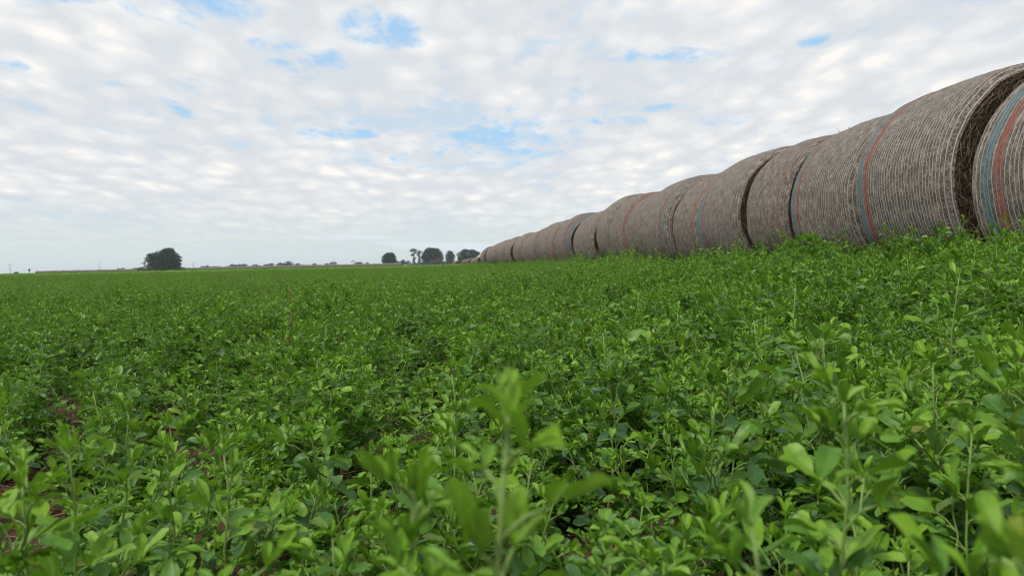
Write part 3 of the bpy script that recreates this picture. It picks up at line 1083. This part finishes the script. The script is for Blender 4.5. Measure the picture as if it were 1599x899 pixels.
def bush(label, px0, px1, ptop, dist, mat, seed, group=None, pbase=None, size=0.35):
    rd = random.Random(seed)
    k = dist / F_PX
    hor = 427 - 0.0208 * (px0 + px1) / 2
    h = (hor - ptop) * k + 0.42
    w = (px1 - px0) * k
    n = max(1, int(w / max(h, 1) + 0.6))
    cl = []
    for i in range(n):
        dx = (-0.5 + (i + 0.5) / n) * w
        hh = h * (1 if i == n // 2 else rd.uniform(0.65, 0.95))
        cl.append((dx, hh * 0.52, w / n * 0.62, hh * 0.52))
    return make_tree('bush', label, 'bush', (px0 + px1) / 2, hor, dist, cl, h, mat, seed, 0.9, size, 0.3, 0.12, group, 'foliage')


def build_trees():
    D = 430
    k = D / F_PX
    make_tree('big_tree', 'large dark broad-crowned tree standing alone on the left horizon', 'tree', 256, 421, D,
              [(-6.0 * 1, 5.6, 3.6, 3.4), (-2.6, 6.4, 4.2, 3.6), (1.6, 7.2, 4.6, 4.0), (3.2, 10.2, 2.2, 1.6), (1.2, 9.6, 2.8, 2.0), (5.0, 6.0, 3.6, 3.4), (-6.0, 8.0, 2.0, 1.1),
               (7.4, 5.2, 1.5, 0.8), (8.3, 7.0, 0.9, 0.4), (7.9, 3.4, 1.3, 0.7), (0.5, 3.6, 6.0, 2.0), (-6.5, 3.0, 2.2, 1.6), (4.6, 2.2, 3.2, 1.3), (-3.4, 2.0, 3.6, 1.8), (1.0, 1.6, 4.0, 1.5)], 12, M_fol_dark, 1, 1.15, 0.42, 0.14)
    bare_tree('bare_shrub', 'spindly bare shrub with tufted tips left of the big lone tree', 'shrub', 225, 420, D, 5.0, 2)
    bush('low scrubby bush at the left foot of the big lone tree', 217, 236, 415, D - 4, M_fol_mid, 3)
    bush('low scrubby bush at the right foot of the big lone tree', 271, 289, 415, D - 3, M_fol_dry, 4)
    T = 560
    g = 'low bushes along the left horizon'
    specs = [(184, 193, 418.5, 'small dark bush mound behind the bale row, further left of the lone tree'), (209, 216, 418, 'small dark bush mound behind the bale row, just left of the lone tree'),
             (314, 326, 414.8, 'leftmost dark bush in the low line right of the lone tree'), (327, 344, 415.6, 'low flat bush beside the leftmost one right of the lone tree'),
             (344, 362, 415.5, 'long low bush in the middle of the bush line right of the lone tree'), (358, 366, 412.5, 'taller dark bush in the line right of the lone tree'),
             (366, 378, 412.3, 'rounded bush next to the taller one right of the lone tree'), (379, 386, 411.8, 'narrow upright bush midway along the line'),
             (388, 408, 412.4, 'broad bush closing the first half of the bush line'), (412, 428, 411.0, 'rounded isolated bush between two gaps in the line'),
             (433, 456, 408.2, 'tallest clump in the bush line, with a peaked top'), (455, 476, 410.8, 'dark bush joined to the right of the tallest clump'),
             (475, 501, 411.2, 'wide low bush at the right end of the tallest clump'), (508, 515, 411.0, 'tiny pale bush standing alone right of the bush line'),
             (516, 526, 408.8, 'small rounded bush just right of the tiny pale one'), (556, 566, 408.6, 'dark bush at the right foot of the bare tree'),
             (564, 577, 410.0, 'low bush trailing off to the right of the bare tree')]
    for i, (a, b, yt, lab) in enumerate(specs):
        bush(lab, a, b, yt, T + 20 + 7 * (i % 5), M_fol_dark if i % 3 else M_fol_mid, 20 + i, g, size=0.42)
    bare_tree('bare_tree', 'leafless branching tree between the bush line and the round tree', 'tree', 551, 414, T, 5.9, 50, spread=1.0)
    k = T / F_PX
    make_tree('round_tree', 'round dense dark tree left of the tall slender ones', 'tree', 608, 413, T,
              [(0, 5.6, 4.6, 3.9), (-2.2, 5.8, 3.2, 3.0), (2.0, 6.2, 3.2, 3.0), (0.4, 7.6, 3.4, 2.2), (-3.2, 3.6, 2.4, 2.0), (2.6, 3.6, 2.8, 2.2), (0, 2.2, 4, 1.6)], 9.5, M_fol_dark, 60, 1.1)
    bush('low dark bush filling the gap between round tree and slender trees', 618, 641, 405.5, T - 6, M_fol_dark, 61)
    make_tree('slender_tree', 'tall slender tree with a tufted flat top, in the distant clump', 'tree', 646, 413, T,
              [(0.2, 11.2, 2.5, 1.0), (-1.4, 10.6, 1.5, 0.8), (1.4, 9.4, 1.4, 1.0), (-0.5, 7.6, 1.6, 1.1), (0.4, 5.2, 1.2, 1.3), (0.2, 3.0, 1.2, 1.4)], 11, M_fol_mid, 62, 0.75, 0.40, 0.6, 0.22)
    make_tree('slender_tree', 'thin tree with a bushy top beside the flat-topped slender one', 'tree', 655, 413, T + 6,
              [(0, 9.6, 1.9, 1.2), (-0.6, 7.8, 1.4, 1.2), (0.5, 5.6, 1.5, 1.4), (0, 3.2, 1.3, 1.6)], 10, M_fol_mid, 63, 0.7, 0.40, 0.6, 0.2)
    make_tree('dome_tree', 'biggest dome-shaped tree in the distant clump', 'tree', 675, 413, T,
              [(0, 8.2, 6.4, 4.4), (-3.5, 7.0, 4.0, 4.0), (3.6, 7.0, 4.0, 4.0), (-1.0, 10.8, 3.8, 2.0), (2.5, 10.4, 3.0, 1.8), (-5.2, 4.2, 2.8, 2.8), (5.4, 4.4, 3.0, 3.0), (0, 3.6, 6.0, 2.6), (-6.2, 6.4, 1.8, 2)], 12.5, M_fol_dark, 64, 1.1, 0.42, 0.15)
    bush('olive brown bush in front of the dome-shaped tree', 671, 690, 402.5, T - 8, M_fol_dry, 65)
    make_tree('airy_tree', 'airy grey green tree between the dome tree and the rightmost tree', 'tree', 703, 412, T,
              [(0, 7.4, 3.0, 2.6), (-1.5, 5.4, 2.4, 2.4), (1.6, 5.6, 2.4, 2.4), (0.4, 9.0, 1.8, 1.2), (0, 3.2, 3.2, 2.0)], 10, M_fol_mid, 66, 0.85, 0.4)
    make_tree('spreading_tree', 'wide spreading tree at the right end of the clump, next to the bale row', 'tree', 731, 412, T - 30,
              [(-4.4, 6.2, 3.4, 2.8), (0, 7.2, 4.6, 3.2), (4.2, 6.8, 3.4, 2.6), (-1.6, 9.2, 3.0, 1.4), (3.0, 9.0, 2.8, 1.3), (6.6, 7.4, 1.8, 1.5), (0, 3.6, 5.6, 2.2), (-5.4, 3.6, 2.2, 2.0), (5.0, 3.4, 2.8, 2.0)], 10, M_fol_mid, 67, 0.95, 0.42, 0.18)
    bush('dark scrub at the feet of the two slender trees', 641, 662, 408.5, T + 12, M_fol_dark, 72)
    bush('low dark scrub under the big dome-shaped tree', 658, 694, 408.0, T + 10, M_fol_dark, 73)
    bush('low scrub in the shade of the spreading tree beside the bale row', 714, 748, 406.5, T - 24, M_fol_dark, 74)
    bush('dark hedge-like bush under the spreading tree at the right end', 690, 720, 406.5, T + 14, M_fol_dark, 68)
    bush('tiny low bush on the skyline near the left edge of the frame', 23, 29, 424.3, 700, M_fol_dark, 70)
    make_tree('sapling', 'tiny sapling with one tuft on the skyline near the left edge', 'tree', 46, 426, 700, [(0, 2.6, 0.9, 0.9), (0.2, 3.3, 0.5, 0.5)], 3.3, M_fol_dark, 71, 0.9, 0.35, 0.5, 0.14)
    for (px, pt, pb, dist, lab) in ((16, 414.5, 427, 640, 'thin utility pole with a crossarm nearest the left edge of the frame'),
                                    (155, 411, 423, 640, 'thin utility pole rising behind the distant bale row, left of the lone tree'),
                                    (302, 409.5, 420.5, 640, 'thin utility pole standing right of the big lone tree')):
        kk = dist / F_PX
        p = spot(px, pb, dist)
        h = (pb - pt) * kk + 0.5
        root = empty('utility_pole', (p.x, p.y, float(ground_z(p.x, p.y)) - 0.05))
        tag(root, lab, 'pole', 'utility poles on the horizon')
        v, f = tube([Vector((0, 0, 0)), Vector((0, 0, h * .5)), Vector((0, 0, h))], [0.17, 0.15, 0.12], 8)
        obj('pole_shaft', mesh_from('pole_shaft', v, f, M_pole), root)
        v, f = tube([Vector((-0.9, 0.13, h * .93)), Vector((0, 0.13, h * .93)), Vector((0.9, 0.13, h * .93))], [0.07] * 3, 4)
        obj('crossarm', mesh_from('crossarm', v, f, M_pole), root)
        for q in (-.8, .8):
            v, f = tube([Vector((q, 0.13, h * .93)), Vector((q, 0.13, h * .93 + .14)), Vector((q, 0.13, h * .93 + .25))], [0.05, .08, .04], 6)
            obj('insulator', mesh_from('insulator', v, f, M_pole), root)


def bare_tree(name, label, cat, px, pb, dist, h, seed, spread=0.55):
    rd = random.Random(seed)
    p = spot(px, pb, dist)
    root = empty(name, (p.x, p.y, float(ground_z(p.x, p.y)) - 0.05))
    tag(root, label, cat)
    b = MB()

    def grow(o, d, L, r, lev):
        e = o + d * L
        v, f = tube([o, o.lerp(e, 0.5) + Vector((rd.gauss(0, .04), rd.gauss(0, .04), 0)) * L, e], [r, r * .8, r * .6], 5)
        b.add(v, f, .5, .5, None, 0)
        if lev == 0:
            tw.append(e)
            return
        for q in range(rd.choice((2, 3, 3))):
            nd = (d + Vector((rd.gauss(0, spread * .62), rd.gauss(0, spread * .62), rd.uniform(-.1, .35)))).normalized()
            grow(e, nd, L * rd.uniform(.6, .85), r * .62, lev - 1)
    tw = []
    grow(Vector((0, 0, -.1)), Vector((rd.gauss(0, .05), 0, 1)), h * 0.32, 0.16, 3)
    obj('trunk', b.mesh('trunk', [M_bark]), root)
    c = MB()
    for e in tw:
        if rd.random() < .5:
            leaf_cloud(c, rd, tuple(e), (.42, .42, .32), 9, .22)
    obj('twig_tufts', c.mesh('twig_tufts', [M_fol_mid]), root)


# ------------------------------------------------------------------ sky, light, air, camera
SUN_EL, SUN_AZ = R_(56), R_(242)      # azimuth clockwise from straight ahead (+Y): behind, to the left


def build_world():
    w = bpy.data.worlds.new('World')
    scene.world = w
    w.use_nodes = True
    t = NT(w.node_tree)
    sky = t.n('ShaderNodeTexSky')
    sky.sky_type = 'NISHITA'
    sky.sun_disc = False
    sky.sun_elevation = SUN_EL
    sky.sun_rotation = SUN_AZ
    sky.altitude = 100
    sky.air_density = 1.0
    sky.dust_density = 0.6
    sky.ozone_density = 1.5
    tc = t.n('ShaderNodeTexCoord')
    sp = t.n('ShaderNodeSeparateXYZ', ins={0: tc.outputs['Generated']})
    x, y, z = sp.outputs
    K = 0.15
    zc = t.math('ADD', t.math('MAXIMUM', z, 0.0), K)
    px, py = t.math('DIVIDE', x, zc), t.math('DIVIDE', y, zc)
    P = t.comb(px, py, 0.0)
    Pw = t.comb(px, t.math('MULTIPLY', py, 0.62), 3.3)
    n_big = t.noise(Pw, 1.5, 4, 0.55, 0.4)
    n_puff = t.noise(Pw, 7.5, 5, 0.55, 0.35)
    n_fine = t.noise(Pw, 19.0, 4, 0.6, 0.3)
    # openings in the cloud deck
    gaps = [(790, 212, 70, 26, 1.0), (300, 6, 62, 30, 1.1), (618, 45, 52, 24, .95), (505, 98, 60, 13, .9), (430, 72, 34, 10, .75), (1035, 88, 62, 9, .75), (1130, 186, 34, 8, .6),
            (540, 206, 75, 9, .7), (610, 244, 60, 11, .65), (1274, 64, 20, 9, .7), (278, 170, 12, 12, .6), (10, 102, 24, 9, .7), (1010, 168, 60, 6, .45), (820, 238, 40, 16, .9), (90, 2, 60, 6, .7),
            (730, 262, 70, 8, .5), (960, 190, 40, 7, .45), (170, 134, 50, 5, .5)]
    g = None
    for (gx, gy, rx, ry, amp) in gaps:
        def P_of(a, b):
            d = ray(a, b)
            return d.x / (max(d.z, 0) + K), d.y / (max(d.z, 0) + K)
        c = P_of(gx, gy)
        ex, ey = P_of(gx + rx, gy), P_of(gx, max(gy - ry, -60))
        r1 = abs(ex[0] - c[0]) + 1e-3
        r2 = abs(ey[1] - c[1]) + 1e-3
        dx = t.math('DIVIDE', t.math('SUBTRACT', px, c[0]), r1 * 2.1)
        dy = t.math('DIVIDE', t.math('SUBTRACT', py, c[1]), r2 * 2.1)
        dd = t.math('SQRT', t.math('ADD', t.math('MULTIPLY', dx, dx), t.math('MULTIPLY', dy, dy)))
        q = t.math('MULTIPLY', t.math('SUBTRACT', 1.0, dd, clamp=True), amp)
        g = q if g is None else t.math('MAXIMUM', g, q)
    vo = t.n('ShaderNodeTexVoronoi', feature='SMOOTH_F1', ins={'Scale': 9.0, 'Smoothness': 0.45, 'Randomness': 1.0})
    vo.feature = 'SMOOTH_F1'
    warp = t.n('ShaderNodeTexNoise', ins={'Vector': Pw, 'Scale': 3.0, 'Detail': 4.0, 'Roughness': 0.6})
    vadd = t.n('ShaderNodeVectorMath', operation='MULTIPLY_ADD', ins={0: warp.outputs['Color'], 1: (0.17, 0.17, 0.0), 2: Pw})
    t.set(vo.inputs['Vector'], vadd.outputs[0])
    cell = t.math('SUBTRACT', 0.75, vo.outputs['Distance'])
    wisp = t.math('ADD', t.math('MULTIPLY', t.math('SUBTRACT', n_puff, 0.5), 2.6), t.math('MULTIPLY', t.math('SUBTRACT', n_fine, 0.5), 1.6))
    hole = t.smooth(t.math('ADD', g, t.math('MULTIPLY', wisp, t.smooth(g, 0.0, 0.3))), 0.05, 1.1)
    thin = t.smooth(t.math('ADD', t.math('MULTIPLY', n_big, 0.6), t.math('MULTIPLY', n_puff, 0.4)), 0.455, 0.34, 0.0, 0.42)
    hole = t.math('MULTIPLY', t.math('MAXIMUM', hole, thin), 0.95)
    # brightness inside the deck: lit tops and grey-lilac undersides
    lit = t.math('ADD', t.math('MULTIPLY', cell, t.smooth(n_big, 0.35, 0.65, 0.40, 0.74)), t.math('ADD', t.math('MULTIPLY', n_puff, 0.34), t.math('ADD', t.math('MULTIPLY', n_fine, 0.34), t.math('MULTIPLY', n_big, 0.38))))
    f1 = t.smooth(lit, 0.50, 0.84)
    CL = SKY_GAIN
    cl = lambda r, gg, b: (r * CL, gg * CL, b * CL)
    ccol = t.mix(f1, cl(.665, .70, .735), cl(.80, .805, .81))
    ccol = t.mix(t.smooth(lit, 0.80, 0.98), ccol, cl(.93, .90, .86))
    band = t.noise(t.comb(t.math('MULTIPLY', px, 0.12), py, 7.0), 1.4, 3, 0.5)
    ccol = t.mix(t.math('MULTIPLY', t.smooth(band, 0.5, 0.7), 0.25), ccol, cl(.60, .65, .71))
    blue = t.mix(0.75, sky.outputs[0], cl(.40, .67, .95))
    col = t.mix(hole, ccol, blue)
    # air near the horizon
    low = t.smooth(z, 0.015, 0.105, 1.0, 0.0)
    streak = t.noise(t.comb(px, t.math('MULTIPLY', z, 90.0), 1.0), 0.8, 4, 0.6)
    hcol = t.mix(t.smooth(t.math('ADD', streak, t.math('MULTIPLY', x, 0.25)), 0.48, 0.66), cl(.625, .70, .71), cl(.69, .775, .82))
    col = t.mix(t.math('MULTIPLY', low, 0.93), col, hcol)
    bg = t.n('ShaderNodeBackground', ins={'Strength': 0.10})
    t.set(bg.inputs['Color'], col)
    out = t.n('ShaderNodeOutputWorld')
    t.t.links.new(bg.outputs[0], out.inputs['Surface'])


SKY_GAIN = 10.0


def build_light():
    ld = bpy.data.lights.new('sun', 'SUN')
    ld.energy = 3.1
    ld.angle = R_(11)
    ld.color = (1.0, 0.955, 0.89)
    o = link(bpy.data.objects.new('sun', ld))
    d = Vector((math.sin(SUN_AZ) * math.cos(SUN_EL), math.cos(SUN_AZ) * math.cos(SUN_EL), math.sin(SUN_EL)))
    o.rotation_euler = d.to_track_quat('Z', 'Y').to_euler()
    o.location = d * 50


def build_haze():
    x, y0, y1, z0, z1 = 3100, -450, 3100, -1.2, 16.0
    v = [(-x, y0, z0), (x, y0, z0), (x, y1, z0), (-x, y1, z0), (-x, y0, z1), (x, y0, z1), (x, y1, z1), (-x, y1, z1)]
    f = [(0, 3, 2, 1), (4, 5, 6, 7), (0, 1, 5, 4), (1, 2, 6, 5), (2, 3, 7, 6), (3, 0, 4, 7)]
    m = bpy.data.materials.new('thin morning air')
    m.use_nodes = True
    t = NT(m.node_tree)
    pv = t.n('ShaderNodeVolumePrincipled')
    pv.inputs['Color'].default_value = (0.80, 0.90, 1.0, 1)
    pv.inputs['Density'].default_value = HAZE
    out = t.n('ShaderNodeOutputMaterial')
    t.t.links.new(pv.outputs[0], out.inputs['Volume'])
    o = obj('haze', mesh_from('haze', v, f, m, False))
    tag(o, 'thin pale air that softens the trees on the horizon', 'haze', kind='stuff')


HAZE = 0.00016


def build_camera():
    cd = bpy.data.cameras.new('camera')
    cd.sensor_width = 36
    cd.sensor_fit = 'HORIZONTAL'
    cd.lens = 36 * F_PX / W_PX
    cd.clip_start = 0.01
    cd.clip_end = 8000
    cd.dof.use_dof = True
    cd.dof.focus_distance = 1.9
    cd.dof.aperture_fstop = 13.0
    o = link(bpy.data.objects.new('camera', cd))
    o.matrix_world = Matrix((_r, _u, -_f)).transposed().to_4x4()
    o.location = CAM
    scene.camera = o


build_ground()
build_field()
build_heroes()
build_dry_stalks()
build_bales()
build_trees()
build_world()
build_light()
build_haze()
build_camera()

scene.render.engine = 'CYCLES'
scene.view_settings.view_transform = 'Standard'
scene.view_settings.look = 'None'
scene.view_settings.exposure = 0.12
scene.view_settings.gamma = 1.0
cy = scene.cycles
cy.use_denoising = True
cy.denoising_prefilter = 'ACCURATE'
cy.filter_width = 1.05
cy.max_bounces = 6
cy.diffuse_bounces = 3
cy.transmission_bounces = 4
cy.glossy_bounces = 2
cy.volume_bounces = 0
cy.use_adaptive_sampling = True
cy.adaptive_threshold = 0.02
